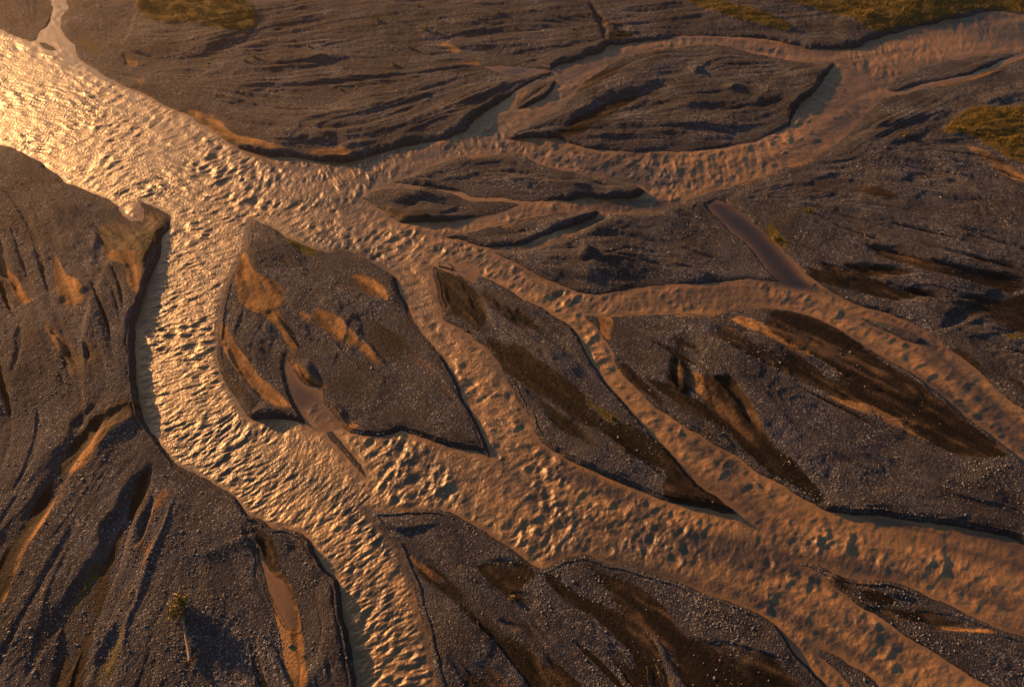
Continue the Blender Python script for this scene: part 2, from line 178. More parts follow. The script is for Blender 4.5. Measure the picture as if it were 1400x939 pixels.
# ground cover zones (tan: sand, plus the orange of sunlit faces painted in): kind, feather px, strength, extra depth m, outline
ZONES = [
    ('mud', 4, 1, .05, Z(2, (870, 560), (960, 490), (1080, 430), (1250, 380), (1330, 375), (1200, 430), (1080, 490), (960, 565))), ('mud', 4, .7, 0, Z(2, (950, 390), (1060, 290), (1200, 235), (1120, 310), (1000, 375))),
    ('tan', 4, .8, 0, Z(1, (760, 450), (860, 460), (960, 560), (1100, 600), (1400, 620), (1430, 650), (1200, 635), (1050, 615), (940, 590), (830, 510))), ('tan', 3, .9, 0, Z(1, (500, 215), (560, 260), (610, 350), (570, 360), (530, 290))),
    ('tan', 3, .6, 0, Z(1, (620, 250), (760, 245), (900, 215), (780, 260), (660, 265))), ('tan', 3, .9, 0, Z(1, (1270, 395), (1400, 415), (1400, 440), (1320, 415))), ('tan', 4, .6, 0, Z(2, (330, 250), (480, 265), (600, 275), (540, 240), (420, 175), (400, 180), (500, 245))),
    ('mud', 3, .9, .05, Z(2, (150, 845), (260, 850), (370, 880), (400, 895), (250, 905), (200, 880))), ('mud', 4, .8, 0, Z(2, (1040, 60), (1090, 90), (1160, 130), (1190, 165), (1110, 180), (1080, 120))),
    ('tan', 2, 1.6, 0, Z(3, (860, 375), (1000, 348), (1150, 318), (1290, 262), (1390, 220), (1400, 230), (1290, 285), (1150, 335), (1000, 362))), ('mud', 5, .8, .05, Z(3, (500, 735), (700, 740), (850, 800), (900, 830), (760, 800), (620, 780))),
    ('tan', 5, .55, 0, Z(3, (1080, 560), (1200, 600), (1320, 680), (1420, 730), (1420, 760), (1300, 720), (1180, 640))), ('mud', 4, .9, 0, Z(6, (440, 105), (540, 160), (640, 190), (900, 250), (1060, 270), (900, 290), (700, 265), (600, 225), (500, 180))),
    ('mud', 5, .8, 0, Z(6, (1080, 480), (1200, 520), (1320, 590), (1420, 620), (1420, 700), (1280, 640), (1150, 560))), ('mud', 5, .7, 0, Z(6, (600, 140), (800, 165), (1000, 195), (850, 200), (680, 185))),
    ('mud', 6, 1, .1, Z(6, (330, 440), (380, 340), (560, 380), (760, 500), (960, 640), (1150, 780), (1340, 930), (1200, 935), (1000, 880), (800, 780), (620, 690), (430, 590))), ('gravel', 4, .8, 0, Z(6, (720, 540), (800, 560), (940, 640), (840, 610))),
    ('tan', 4, .75, 0, Z(6, (100, 350), (280, 375), (450, 470), (560, 540), (670, 600), (590, 600), (460, 530), (300, 440), (180, 400))), ('tan', 5, .6, 0, Z(6, (560, 680), (760, 720), (1000, 800), (1200, 900), (1000, 880), (800, 790))),
    ('mud', 6, 1, .1, Z(6, (-20, 430), (60, 470), (110, 600), (200, 620), (270, 720), (320, 830), (420, 960), (300, 950), (150, 880), (20, 800), (-60, 700))), ('mud', 6, 1, .05, Z(5, (1110, 500), (1200, 590), (1330, 680), (1400, 720), (1400, 790), (1250, 690), (1150, 590))),
    ('tan', 4, .6, 0, Z(6, (10, 480), (60, 510), (100, 640), (90, 710), (50, 680), (30, 580))), ('mud', 6, .9, .05, Z(9, (230, 0), (400, 0), (520, 100), (600, 190), (560, 200), (420, 120), (330, 70))),
    ('mud', 5, .9, 0, Z(5, (385, 190), (470, 190), (560, 260), (600, 380), (560, 440), (500, 380), (420, 350))), ('mud', 7, 1, 0, Z(5, (600, 430), (760, 520), (950, 660), (1150, 800), (1400, 950), (1380, 1000), (1180, 930), (1000, 800), (760, 650), (600, 520))), ('mud', 5, .8, 0, Z(5, (770, 310), (880, 370), (980, 470), (960, 490), (860, 420))),
    ('mud', 6, .9, 0, Z(9, (-60, -10), (40, 60), (140, 140), (220, 220), (100, 205), (-60, 170))), ('tan', 4, 1, 0, Z(5, (1040, 360), (1100, 365), (1110, 470), (1070, 440))),
    ('tan', 4, 1, .1, Z(5, (15, 165), (80, 185), (185, 250), (200, 305), (130, 275), (50, 215))), ('tan', 5, 1, 0, Z(5, (150, 410), (250, 490), (350, 530), (430, 650), (520, 770), (480, 750), (360, 620), (240, 530))), ('tan', 7, .7, 0, Z(5, (-100, 330), (40, 400), (130, 470), (200, 560), (100, 570), (-20, 490), (-110, 420))),
    ('tan', 4, 1, 0, Z(4, (-20, 40), (10, 60), (30, 150), (140, 310), (100, 320), (40, 230), (-10, 130))), ('tan', 3, 1, .05, Z(4, (435, 55), (480, 110), (560, 75), (580, 200), (570, 290), (530, 260), (510, 160), (445, 130))), ('moss', 5, .6, 0, Z(4, (430, 0), (560, 0), (650, 20), (560, 70), (470, 95), (420, 60))), ('mud', 4, .7, 0, Z(4, (400, 0), (670, -80), (660, 40), (580, 200), (560, 100), (430, 100))),
    ('tan', 6, .5, 0, Z(4, (190, 380), (260, 460), (340, 600), (280, 560), (210, 450))), ('tan', 4, .8, 0, Z(4, (225, 80), (280, 200), (350, 250), (360, 320), (260, 330), (230, 250))), ('tan', 4, 1, 0, Z(4, (560, 745), (430, 810), (340, 930), (280, 1010), (350, 990), (450, 860), (540, 790))),
    ('mud', 5, 1, 0, Z(4, (600, 720), (480, 730), (380, 800), (290, 900), (230, 1000), (280, 990), (400, 860), (540, 770))), ('tan', 5, 1, 0, Z(4, (900, 360), (960, 480), (1060, 600), (1210, 740), (1120, 740), (1000, 640), (930, 540), (900, 450))), ('mud', 4, .8, 0, Z(4, (880, 480), (920, 560), (1000, 660), (1080, 740), (1020, 770), (950, 680), (890, 580))),
    ('tan', 6, .55, .05, Z(4, (1000, 90), (1050, 200), (1150, 240), (1130, 330), (1060, 345), (1000, 320), (960, 250), (950, 180))), ('tan', 3, 1, 0, Z(4, (1050, 335), (1120, 330), (1180, 420), (1240, 520), (1320, 580), (1380, 660), (1300, 650), (1220, 620), (1180, 540), (1150, 420))), ('tan', 6, .6, 0, Z(4, (1200, 340), (1400, 440), (1400, 530), (1270, 420))),
    ('moss', 4, .8, 0, Z(4, (1150, 40), (1280, 70), (1320, 110), (1260, 120), (1180, 80))), ('mud', 5, .7, 0, Z(4, (1280, 70), (1420, 160), (1500, 200), (1420, 190), (1300, 130))), ('tan', 4, .6, 0, Z(4, (1320, 680), (1400, 740), (1470, 810), (1400, 820), (1330, 740))),
    ('mud', 5, 1, .05, Z(7, (620, 40), (610, 130), (570, 260), (520, 260), (540, 160), (590, 70))), ('mud', 6, 1, .05, Z(7, (520, 250), (480, 330), (400, 460), (330, 650), (260, 800), (210, 950), (330, 950), (390, 760), (450, 540))), ('tan', 7, .55, 0, Z(7, (690, 110), (740, 110), (640, 380), (560, 560), (440, 640), (460, 500), (560, 300))),
    ('moss', 5, .6, 0, Z(7, (420, 390), (360, 480), (250, 670), (330, 620), (400, 500))), ('moss', 5, .5, 0, Z(7, (540, 650), (470, 720), (390, 930), (480, 938), (510, 800))), ('tan', 5, .9, 0, Z(7, (1040, 380), (1110, 460), (1160, 490), (1205, 600), (1230, 750), (1270, 950), (1180, 950), (1150, 720), (1090, 560))), ('mud', 5, .9, 0, Z(7, (1020, 260), (1110, 330), (1140, 470), (1090, 460), (1040, 360))),
    ('mud', 6, .9, 0, Z(7, (-20, 480), (60, 380), (110, 300), (180, 160), (240, 60), (200, 200), (100, 400), (0, 600))), ('tan', 5, .6, 0, Z(7, (340, 0), (240, 150), (120, 330), (40, 480), (0, 560), (20, 600), (100, 420), (240, 180), (370, 10))),
    ('mud', 6, 1, .05, Z(8, (250, 365), (400, 450), (520, 560), (680, 700), (800, 800), (940, 960), (820, 950), (700, 830), (560, 700), (420, 560), (300, 450))), ('tan', 3, .9, 0, Z(8, (270, 375), (400, 480), (440, 515), (390, 510), (290, 420))), ('mud', 5, .8, .05, Z(8, (560, 440), (680, 420), (780, 460), (790, 500), (730, 530), (760, 600), (690, 590), (600, 560))),
    ('mud', 6, 1, .05, Z(8, (830, 470), (950, 560), (1120, 620), (1230, 700), (1300, 820), (1370, 960), (1270, 960), (1200, 800), (1100, 680), (960, 620), (870, 540))), ('mud', 7, 1, .15, Z(8, (1000, 440), (1150, 500), (1290, 590), (1400, 720), (1480, 800), (1600, 980), (1450, 980), (1330, 800), (1230, 690), (1130, 590))), ('mud', 6, .6, 0, Z(8, (930, 400), (1060, 420), (1200, 520), (1100, 560), (980, 480))),
    ('mud', 5, .8, 0, Z(9, (740, 600), (900, 625), (1100, 660), (1240, 700), (1100, 690), (900, 670))), ('mud', 4, .6, 0, Z(9, (580, 470), (740, 520), (880, 590), (800, 610), (680, 550))), ('tan', 4, .6, 0, Z(9, (960, 690), (1100, 690), (1320, 710), (1200, 720), (1050, 700))),
    ('moss', 3, .9, 0, Z(6, (340, -10), (390, 10), (440, 80), (420, 90), (370, 40))), ('moss', 3, .9, 0, Z(3, (890, 560), (940, 570), (900, 585))), ('moss', 3, .8, 0, Z(3, (490, 860), (550, 870), (540, 890), (500, 885))), ('moss', 6, .7, 0, Z(6, (1300, 440), (1420, 410), (1420, 450), (1330, 480))),
    ('moss', 5, .8, 0, Z(5, (1000, 690), (1060, 730), (1150, 790), (1110, 800), (1020, 730))), ('moss', 5, .6, 0, Z(1, (310, 150), (360, 160), (420, 210), (400, 240), (340, 200))),
    ('grass', 4, 1, -.15, Z(1, (560, -300), (555, 0), (565, 55), (610, 85), (700, 105), (820, 115), (930, 140), (1020, 135), (1055, 95), (1030, 40), (980, -20), (900, -300))),
    ('grass', 4, 1, -.15, Z(3, (0, 0), (120, 65), (250, 105), (380, 130), (460, 140), (420, 100), (330, 65), (200, 30), (120, 0), (60, -60))),
    ('grass', 5, 1, -.2, Z(3, (300, -400), (330, 0), (450, 30), (600, 60), (700, 105), (780, 140), (880, 125), (1000, 95), (1150, 62), (1260, 42), (1420, 50), (1700, 20), (2100, -20), (2100, -450))),
    ('grass', 4, 1, -.2, Z(3, (1050, 548), (1120, 490), (1190, 452), (1300, 448), (1420, 442), (1800, 400), (1900, 800), (1500, 740), (1400, 690), (1330, 665), (1250, 610), (1180, 570), (1100, 556))),
]

# ------------------------------------------------------------------ lattice and noise
x0, x1, y0, y1 = -220, 1620, -130, 1090
gx = np.arange(x0, x1 + STEP / 2, STEP); gy = np.arange(y0, y1 + STEP / 2, STEP)
NX, NY = len(gx), len(gy)
PX, PY = np.meshgrid(gx, gy)
WX, WY = unproj(PX, PY)
WX = WX.astype(np.float32); WY = WY.astype(np.float32)
TAB = rng.random((256, 256)).astype(np.float32)
def vnoise(x, y, seed=0):
    x = x + 37.7 * seed; y = y + 91.3 * seed
    xi = np.floor(x).astype(np.int32); yi = np.floor(y).astype(np.int32)
    fx = (x - xi).astype(np.float32); fy = (y - yi).astype(np.float32)
    fx = fx * fx * fx * (fx * (fx * 6 - 15) + 10); fy = fy * fy * fy * (fy * (fy * 6 - 15) + 10)
    a = TAB[yi & 255, xi & 255]; b = TAB[yi & 255, (xi + 1) & 255]
    c = TAB[(yi + 1) & 255, xi & 255]; d = TAB[(yi + 1) & 255, (xi + 1) & 255]
    return ((a + (b - a) * fx) * (1 - fy) + (c + (d - c) * fx) * fy) * 2 - 1
def fbm(x, y, lam, octs=3, seed=0, gain=.5):
    s = 0; a = 1; t = 0
    for o in range(octs):
        k = 2 ** o / lam
        s = s + a * vnoise(x * k * .8 + y * k * .6, y * k * .8 - x * k * .6, seed + o * 3.1); t += a * a; a *= gain
    return s / math.sqrt(t)
def smooth(a, b, x):
    t = np.clip((x - a) / (b - a), 0, 1); return t * t * (3 - 2 * t)
def spline(pts, closed=True, per=4):
    """rounds an outline but keeps its sharp tips"""
    P = [np.array(p, float) for p in pts]; n = len(P); out = []
    T = []
    for i in range(n):
        a = P[i - 1] if (closed or i > 0) else P[i]; b = P[(i + 1) % n] if (closed or i < n - 1) else P[i]
        u = P[i] - a; v = b - P[i]
        lu, lv = np.hypot(*u), np.hypot(*v)
        sharp = lu > 0 and lv > 0 and (u @ v) / (lu * lv) < .35
        T.append(None if sharp else (b - a) / max(lu + lv, 1e-6))
    for i in range(n if closed else n - 1):
        j = (i + 1) % n; L = np.hypot(*(P[j] - P[i])); ch = (P[j] - P[i]) / max(L, 1e-6)
        t0 = T[i] if T[i] is not None else ch; t1 = T[j] if T[j] is not None else ch
        for k in range(per):
            t = k / per
            out.append((2*t**3 - 3*t**2 + 1) * P[i] + (t**3 - 2*t**2 + t) * L * t0 + (-2*t**3 + 3*t**2) * P[j] + (t**3 - t**2) * L * t1)
    if not closed: out.append(P[-1])
    return np.array(out)
def window(p, pad):
    i0 = max(int((p[:, 0].min() - pad - x0) / STEP), 0); i1 = min(int((p[:, 0].max() + pad - x0) / STEP) + 2, NX)
    j0 = max(int((p[:, 1].min() - pad - y0) / STEP), 0); j1 = min(int((p[:, 1].max() + pad - y0) / STEP) + 2, NY)
    return slice(j0, max(j1, j0)), slice(i0, max(i1, i0))
def inside(p, qx, qy):
    r = np.zeros(qx.shape, bool)
    for a, b in zip(p, np.roll(p, -1, 0)):
        if a[1] == b[1]: continue
        c = (a[1] > qy) != (b[1] > qy)
        r ^= c & (qx < (b[0] - a[0]) * (qy - a[1]) / (b[1] - a[1]) + a[0])
    return r
def blur(a, r):
    r = max(int(round(r / STEP)), 1)
    for _ in range(2):
        for ax in (0, 1):
            pad = [(0, 0), (0, 0)]; pad[ax] = (r + 1, r)
            c = np.cumsum(np.pad(a, pad, mode='edge'), axis=ax, dtype=np.float64)
            n = a.shape[ax]
            hi = np.take(c, np.arange(2 * r + 1, 2 * r + 1 + n), axis=ax); lo = np.take(c, np.arange(0, n), axis=ax)
            a = ((hi - lo) / (2 * r + 1)).astype(np.float32)
    return a

# px scale (m per px across) at every vertex
MPP = (np.gradient(WX, axis=1) / STEP).astype(np.float32)
# ragged shore: warp the lookup coordinates a little
wpx = PX + 2.0 * fbm(WX, WY, 2.2, 3, 1) + .9 * vnoise(WX * 2.2, WY * 2.2, 5)
wpy = PY + 1.5 * fbm(WX, WY, 2.2, 3, 2) + .7 * vnoise(WX * 2.2, WY * 2.2, 6)
QX, QY = unproj(wpx, wpy)

# ------------------------------------------------------------------ shore distances
FAR = 6.0
ids = np.zeros(PX.shape, np.int16); near = np.zeros(PX.shape, np.int16)
dist = np.full(PX.shape, FAR, np.float32); hb = np.full(PX.shape, .6, np.float32); calm = np.zeros(PX.shape, np.float32)
names = list(LAND)
def edges(p, pad, bank, lid):
    wx_, wy_ = unproj(p[:, 0], p[:, 1])
    for k in range(len(p)):
        m = (k + 1) % len(p)
        jy = min(max(int((min(p[k, 1], p[m, 1]) - y0) / STEP), 0), NY - 1); jx = min(max(int((p[k, 0] - x0) / STEP), 0), NX - 1)
        sl = window(p[[k, m]], FAR / MPP[jy, jx] + 12)
        if sl[0].stop <= sl[0].start or sl[1].stop <= sl[1].start: continue
        ax, ay, bx, by = wx_[k], wy_[k], wx_[m], wy_[m]
        ex, ey = bx - ax, by - ay; L2 = max(ex * ex + ey * ey, 1e-9)
        qx = QX[sl]; qy = QY[sl]
        t = np.clip(((qx - ax) * ex + (qy - ay) * ey) / L2, 0, 1)
        d = np.hypot(qx - ax - t * ex, qy - ay - t * ey)
        cl = d < dist[sl]
        dist[sl][cl] = d[cl]; hb[sl][cl] = bank
        if lid: near[sl][cl] = lid
for n, (bank, pts) in LAND.items():
    p = spline(pts); lid = names.index(n) + 1
    sl = window(p, 6)
    m = inside(p, wpx[sl], wpy[sl]); ids[sl][m] = lid
pool_mask = np.zeros(PX.shape, bool); clear = np.zeros(PX.shape, np.float32)
for (bank, pts), cv in zip(POOLS, CLEAR):
    p = spline(pts); sl = window(p, 6)
    m = inside(p, wpx[sl], wpy[sl]) & (ids[sl] > 0)
    pool_mask[sl] |= m
    clear[sl][inside(p, wpx[sl], wpy[sl])] = cv
land_raw = ids > 0
for n, (bank, pts) in LAND.items():
    edges(spline(pts), 75, bank, names.index(n) + 1)
for bank, pts in POOLS:
    edges(spline(pts), 45, bank, 0)
near = np.where(land_raw, ids, near)
land = land_raw & ~pool_mask
# where two outlines touch, the shared edge is not a shore
seam = blur(land.astype(np.float32), 3) > .97
dist = np.where(land & seam & (dist < .5), .9, dist)
dist = np.where(land | ~seam, dist, dist)
clear = blur(clear, 6); calm = np.maximum(blur(pool_mask.astype(np.float32), 3), np.clip(clear * 1.2, 0, 1))
sdist = np.where(land, dist, -dist)

# ------------------------------------------------------------------ flow field
cs = 8
cgx = np.arange(x0, x1 + cs, cs, dtype=float); cgy = np.arange(y0, y1 + cs, cs, dtype=float)
CX, CY = np.meshgrid(cgx, cgy)
fx = np.zeros(CX.shape); fy = np.zeros(CX.shape); am = np.zeros(CX.shape); aw = np.zeros(CX.shape)
for amp, pts in FLOW_W + [(None, p) for p in FLOW_L]:
    p = spline(pts, False, 3)
    for a, b in zip(p[:-1], p[1:]):
        e = b - a; L = np.hypot(*e)
        t = np.clip(((CX - a[0]) * e[0] + (CY - a[1]) * e[1]) / (L * L), 0, 1)
        d2 = (CX - a[0] - t * e[0]) ** 2 + (CY - a[1] - t * e[1]) ** 2
        w = L / (d2 + 60) ** 1.6
        fx += w * e[0] / L; fy += w * e[1] / L
        if amp is not None: am += w * amp; aw += w
am /= aw
def up(c):
    u = (PX - x0) / cs; v = (PY - y0) / cs
    i = np.minimum(u.astype(int), c.shape[1] - 2); j = np.minimum(v.astype(int), c.shape[0] - 2)
    a = u - i; b = v - j
    return ((c[j, i] * (1 - a) + c[j, i + 1] * a) * (1 - b) + (c[j + 1, i] * (1 - a) + c[j + 1, i + 1] * a) * b).astype(np.float32)
fx = up(fx); fy = up(fy); am = up(am)
fl = np.hypot(fx, fy) + 1e-12; fx /= fl; fy /= fl
# across-flow direction, square to the flow on the ground rather than in the picture
SY = np.abs(np.gradient(WY, axis=0)) / STEP
cxw, cyw = fy * SY, fx * MPP           # flow on the ground is (fx*MPP, -fy*SY); its normal (fy*SY, fx*MPP)
cx_, cy_ = cxw / MPP, -cyw / SY
cl = np.hypot(cx_, cy_) + 1e-12; cx_ /= cl; cy_ /= cl
# crests stand oblique to the current in the strong channel
for ox, oy, rr, vx_, vy_ in [(60, 130, 130, 1, .25), (240, 250, 60, 1, .2), (255, 400, 80, 1, -.35), (235, 560, 70, 1, -.38), (340, 640, 60, 1, -.45), (510, 830, 90, 1, -.75)]:
    w = np.exp(-((PX - ox) ** 2 + (PY - oy) ** 2) / rr ** 2)
    sg = np.where(cx_ * vx_ + cy_ * vy_ < 0, -1, 1); l = math.hypot(vx_, vy_)
    cx_ = cx_ * sg * (1 - w) + w * vx_ / l; cy_ = cy_ * sg * (1 - w) + w * vy_ / l
cl = np.hypot(cx_, cy_) + 1e-12; cx_ /= cl; cy_ /= cl
def lic(src, vx, vy, n, step, sub=1):
    s = src; jj, ii = np.meshgrid(np.arange(NY), np.arange(NX), indexing='ij')
    acc = s.copy(); tot = 1.0
    for sg in (1, -1):
        u = ii.astype(np.float32); v = jj.astype(np.float32)
        dx, dy = vx, vy
        for k in range(1, n + 1):
            u = np.clip(u + sg * step * dx, 0, NX - 1.001); v = np.clip(v + sg * step * dy, 0, NY - 1.001)
            iu = u.astype(np.int32); iv = v.astype(np.int32)
            w = math.cos(k / (n + 1) * math.pi / 2) ** 2
            acc += w * s[iv, iu]; tot += w
            if k % 3 == 0: dx = vx[iv, iu]; dy = vy[iv, iu]
    return acc / tot
def norm(a): return (a - a.mean()) / a.std()

# grain of the dry gravel
g0 = norm(lic(fbm(WX, WY, 4.2, 2, 17), fx, fy, 24, 4.0 / STEP))
g1 = norm(lic(fbm(WX, WY, 1.6, 2, 20), fx, fy, 14, 3.0 / STEP))
g2 = norm(lic(fbm(WX, WY, .55, 2, 24), fx, fy, 7, 2.5 / STEP))
gs = norm(lic(fbm(WX, WY, 2.3, 2, 27), fx, fy, 34, 4.0 / STEP))
gt = norm(lic(fbm(WX, WY, .9, 2, 28), fx, fy, 36, 3.0 / STEP))
plume = norm(lic(fbm(WX, WY, 1.4, 3, 29), fx, fy, 26, 4.0 / STEP))
# chop of the water: short crests lying across the flow
w1 = norm(lic(vnoise(WX / .50, WY / .50, 31), cx_, cy_, 5, 1.9 / STEP))
w2 = norm(lic(vnoise(WX / .20, WY / .20, 33), cx_, cy_, 5, 1.5 / STEP))
far_ = smooth(380, 230, PY)
w1 = norm(w1 * (1 - far_) + far_ * norm(lic(vnoise(WX / .66, WY / .66, 32), cx_, cy_, 4, 1.8 / STEP)))
wi = norm(norm(lic(-np.abs(fbm(WX, WY, 1.9, 3, 37, .6)), cx_, cy_, 3, 1.6 / STEP)) + .55 * fbm(WX, WY, 1.3, 3, 38) + .35 * norm(lic(-np.abs(fbm(WX, WY, .8, 2, 39)), fx, fy, 4, 1.6 / STEP)))
mixw = smooth(.55, .95, am); w2 = w2 * (.1 + .9 * mixw) + (1 - mixw) * (.45 * fbm(WX, WY, .45, 2, 58) + 1.15 * norm(lic(-np.abs(fbm(WX, WY, 1.05, 3, 63, .6)), cx_ * .8 + fx * .45, cy_ * .8 + fy * .45, 4, 1.5 / STEP)))
w1 = norm(w1 * (.22 + .78 * mixw) + wi * (1 - mixw) * .85) * (1 + (1 - mixw) * np.clip(1.7 - 1.6 * am, .4, 1.3))
ridge = norm(lic(-np.abs(vnoise(WX / .8, WY / .8, 61) + .35 * vnoise(WX / .35, WY / .35, 62)), cx_, cy_, 4, 1.8 / STEP))
w1 = norm(w1 + .9 * mixw * ridge)
w3 = norm(vnoise(WX / 1.5, WY / 1.5, 35))

# ------------------------------------------------------------------ land heights
def sun_side(s):
    """+1 where the shore falls towards the sun, -1 where it falls away from it"""
    s = blur(s.astype(np.float32), 5)
    ax = np.gradient(s, axis=1) / STEP / MPP
    ay = (np.gradient(s, axis=0) / STEP - ax * np.gradient(WX, axis=0) / STEP) / (np.gradient(WY, axis=0) / STEP)
    l = np.hypot(ax, ay) + 1e-6
    return -(ax * math.sin(SUN_AZ) + ay * math.cos(SUN_AZ)) / l
facing = blur(np.clip(sun_side(np.clip(sdist, -4, 4)), -1, 1).astype(np.float32), 3)
bankw = (.5 + .45 * hb) * (1 + 1.6 * np.clip(facing, 0, 1))
n_big = fbm(WX, WY, 9, 2, 40); n_mid = fbm(WX, WY, 2.5, 3, 44)
hb = blur(hb, 12)
hbv = hb * np.clip(.62 + .75 * fbm(WX, WY, 12, 3, 41), .03, 1.3) * (1 - .35 * np.clip(facing, 0, 1)) * (1 + .1 * np.clip(-facing, 0, 1) - .45 * (1 - np.abs(facing)))
d = np.maximum(sdist, 0)
z = hbv * (lambda q: 1 - (1 - q) ** 1.7)(np.clip(d / (bankw * np.clip(1 + .45 * n_mid + .35 * fbm(WX, WY, 5, 2, 42), .5, 2.4)), 0, 1))
z += .35 * smooth(.5, 8, d) + .1 * n_big * smooth(.5, 4, d)
inl = smooth(.3, 1.6, d)
patch = np.clip(.55 + .7 * fbm(WX, WY, 7, 2, 47), .1, 1.5)
u = g0 * 1.3 + .25 * g1; fu = u - np.floor(u)
terr = np.floor(u) + smooth(.62, 1, fu) - u * .55
rough = fbm(WX, WY, .55, 2, 49)
calmz = 1 - .55 * smooth(420, 600, PY) * smooth(350, 480, PX)
calmz *= 1 - .7 * smooth(540, 640, PY) * smooth(420, 330, PX)
z += inl * smooth(.3, 3, d) * (.35 + .65 * calmz) * (.125 * (1 - .45 * smooth(330, 230, PX) * smooth(180, 260, PY)) * terr * np.clip(patch + .2, .2, 1.3) + .05 * g0 + .040 * g1 * patch + .016 * g2 + .03 * n_mid + .034 * rough)
rel = np.zeros(PX.shape, np.float32)
wob = PX + 2.2 * n_mid, PY + 1.8 * fbm(WX, WY, 2.5, 3, 45)
for kind, w, h, pts in RELIEF:
    p = spline(pts, False, 4)
    sl = window(p, w * 4)
    if sl[0].stop <= sl[0].start or sl[1].stop <= sl[1].start: continue
    qx, qy = wob[0][sl], wob[1][sl]
    best = np.full(qx.shape, 1e9); lat = np.zeros(qx.shape); tt = np.zeros(qx.shape)
    n = len(p) - 1
    for k in range(n):
        a, b = p[k], p[k + 1]; e = b - a; L = np.hypot(*e)
        if L < 1e-6: continue
        t = np.clip(((qx - a[0]) * e[0] + (qy - a[1]) * e[1]) / (L * L), 0, 1)
        dd = np.hypot(qx - a[0] - t * e[0], qy - a[1] - t * e[1])
        c = dd < best
        cr = (e[1] * (qx - a[0]) - e[0] * (qy - a[1])) / L      # positive = left-hand side in picture terms
        best[c] = dd[c]; lat[c] = np.sign(cr[c]) * dd[c]; tt[c] = (k + t[c]) / n
    taper = smooth(0, .42, tt) * smooth(0, .42, 1 - tt); w = w * (.45 + .65 * taper) * np.clip(1 + .35 * n_mid[sl], .5, 1.7)
    hh = .8 * h * np.clip(.9 + .5 * n_big[sl], .3, 1.4) * taper
    if kind == 'g': rel[sl] -= hh * np.exp(-(best / w) ** 3 * 1.1)
    elif kind == 'r': rel[sl] += hh * np.exp(-(best / w) ** 2)
    else: rel[sl] += .55 * hh * np.tanh(lat / w * 1.3) * np.exp(-(lat / (w * 3.2)) ** 2)
for bx, by, rx, ry, h in BLOBS:
    rel += h * np.exp(-((wob[0] - bx) / rx) ** 2 - ((wob[1] - by) / ry) ** 2)
cover = {k: np.zeros(PX.shape, np.float32) for k in ('mud', 'tan', 'moss', 'grass')}
for kind, fe, st, dep, pts in ZONES:
    p = spline(pts); sl = window(p, fe * 4 + 4)
    if sl[0].stop - sl[0].start < 3 or sl[1].stop - sl[1].start < 3: continue
    m = inside(p, wob[0][sl], wob[1][sl]).astype(np.float32)
    m = blur(m, fe * .6) * st
    if kind == 'gravel':
        cover['mud'][sl] *= 1 - m
    else:
        for k2 in cover:
            if k2 != kind: cover[k2][sl] *= 1 - m
        cover[kind][sl] = np.maximum(cover[kind][sl], m)
    rel[sl] -= dep * m
g1n = np.clip(g1 * .17 + gs * .22, -.55, .55)
for k in ('mud', 'tan'):
    cover[k] = np.where(cover[k] > .02, np.clip(cover[k] + (1.5 if k == 'tan' else 1) * g1n * smooth(.02, .3, cover[k]), 0, 1), 0)
where_ = (1 - .65 * smooth(540, 620, PY) * smooth(400, 320, PX)) * smooth(1.0, 2.5, d) * (1 - np.clip(cover['grass'] + cover['tan'], 0, 1)) * np.clip(.55 + .8 * fbm(WX, WY, 12, 2, 81), 0, 1.1) * (.35 + .65 * smooth(150, 420, PY))
streak = smooth(.65, 1.15, -gs) * where_
streak = np.maximum(streak, .9 * smooth(1.05, 1.5, -gt - .25 * gs) * where_)
cover['mud'] = np.maximum(cover['mud'], streak)
sandy = smooth(1.15, 1.7, gs + .3 * g1) * where_ * (1 - cover['mud'])
cover['tan'] = np.maximum(cover['tan'], .35 * sandy)
rel -= .30 * streak; rel += .045 * gt * inl * (1 - .6 * smooth(540, 620, PY) * smooth(400, 320, PX))
sunlit_rim = smooth(.15, .7, facing) * smooth(1.3, .4, d) * land * np.clip(.35 + .9 * fbm(WX, WY, 4, 3, 83), 0, 1)  # orange sunlit edge painted on banks that fall towards the sun
cover['tan'] = np.maximum(cover['tan'], .5 * sunlit_rim); cover['mud'] = cover['mud'] * (1 - sunlit_rim)
smoothz = np.clip(cover['mud'] + .8 * cover['tan'], 0, 1)
z = z + rel * smooth(.0, 1.2, d)
z -= smoothz * inl * (.025 * g1 * patch + .008 * g2 + .018 * rough)
z = np.where(land, np.maximum(z, .02 + .05 * smooth(0, 1, d)), np.maximum(-.55 * dist - .02, -1.2))
z = z.astype(np.float32)

# ------------------------------------------------------------------ water heights
edge = smooth(0, 1.0, -sdist + .15)
big = am ** .62 * (1 - .9 * calm) * edge
ramp = np.clip(.7 + .8 * fbm(WX, WY, 5, 3, 51) * (1.3 - .6 * smooth(.4, 1, am)), .35, 1.35)
big = big * (1 + .25 * np.exp(-((PX - 90) / 160) ** 2 - ((PY - 140) / 110) ** 2))
zw = big * ramp * (.040 * w1 + .019 * w2 + .008 * np.clip(plume, -2, 2) + .010 * np.clip(w1, 0, 3) ** 2) + (.006 * w2 + .004 * w3) * (1 - .8 * calm) * edge
RIFFLES = [(905, 243, 22, 16, .8), (797, 408, 14, 10, .9), (612, 665, 16, 22, .7), (1130, 738, 45, 14, .8), (1160, 74, 14, 6, .6), (400, 235, 45, 20, .4), (560, 340, 25, 18, .5), (880, 755, 45, 22, .5), (780, 730, 16, 26, .4), (690, 590, 20, 25, .4), (300, 600, 40, 25, .4), (640, 180, 40, 10, .4), (1060, 190, 40, 20, .5), (1250, 770, 60, 12, .4), (1180, 850, 30, 20, .4)]
foam = np.zeros(PX.shape, np.float32)
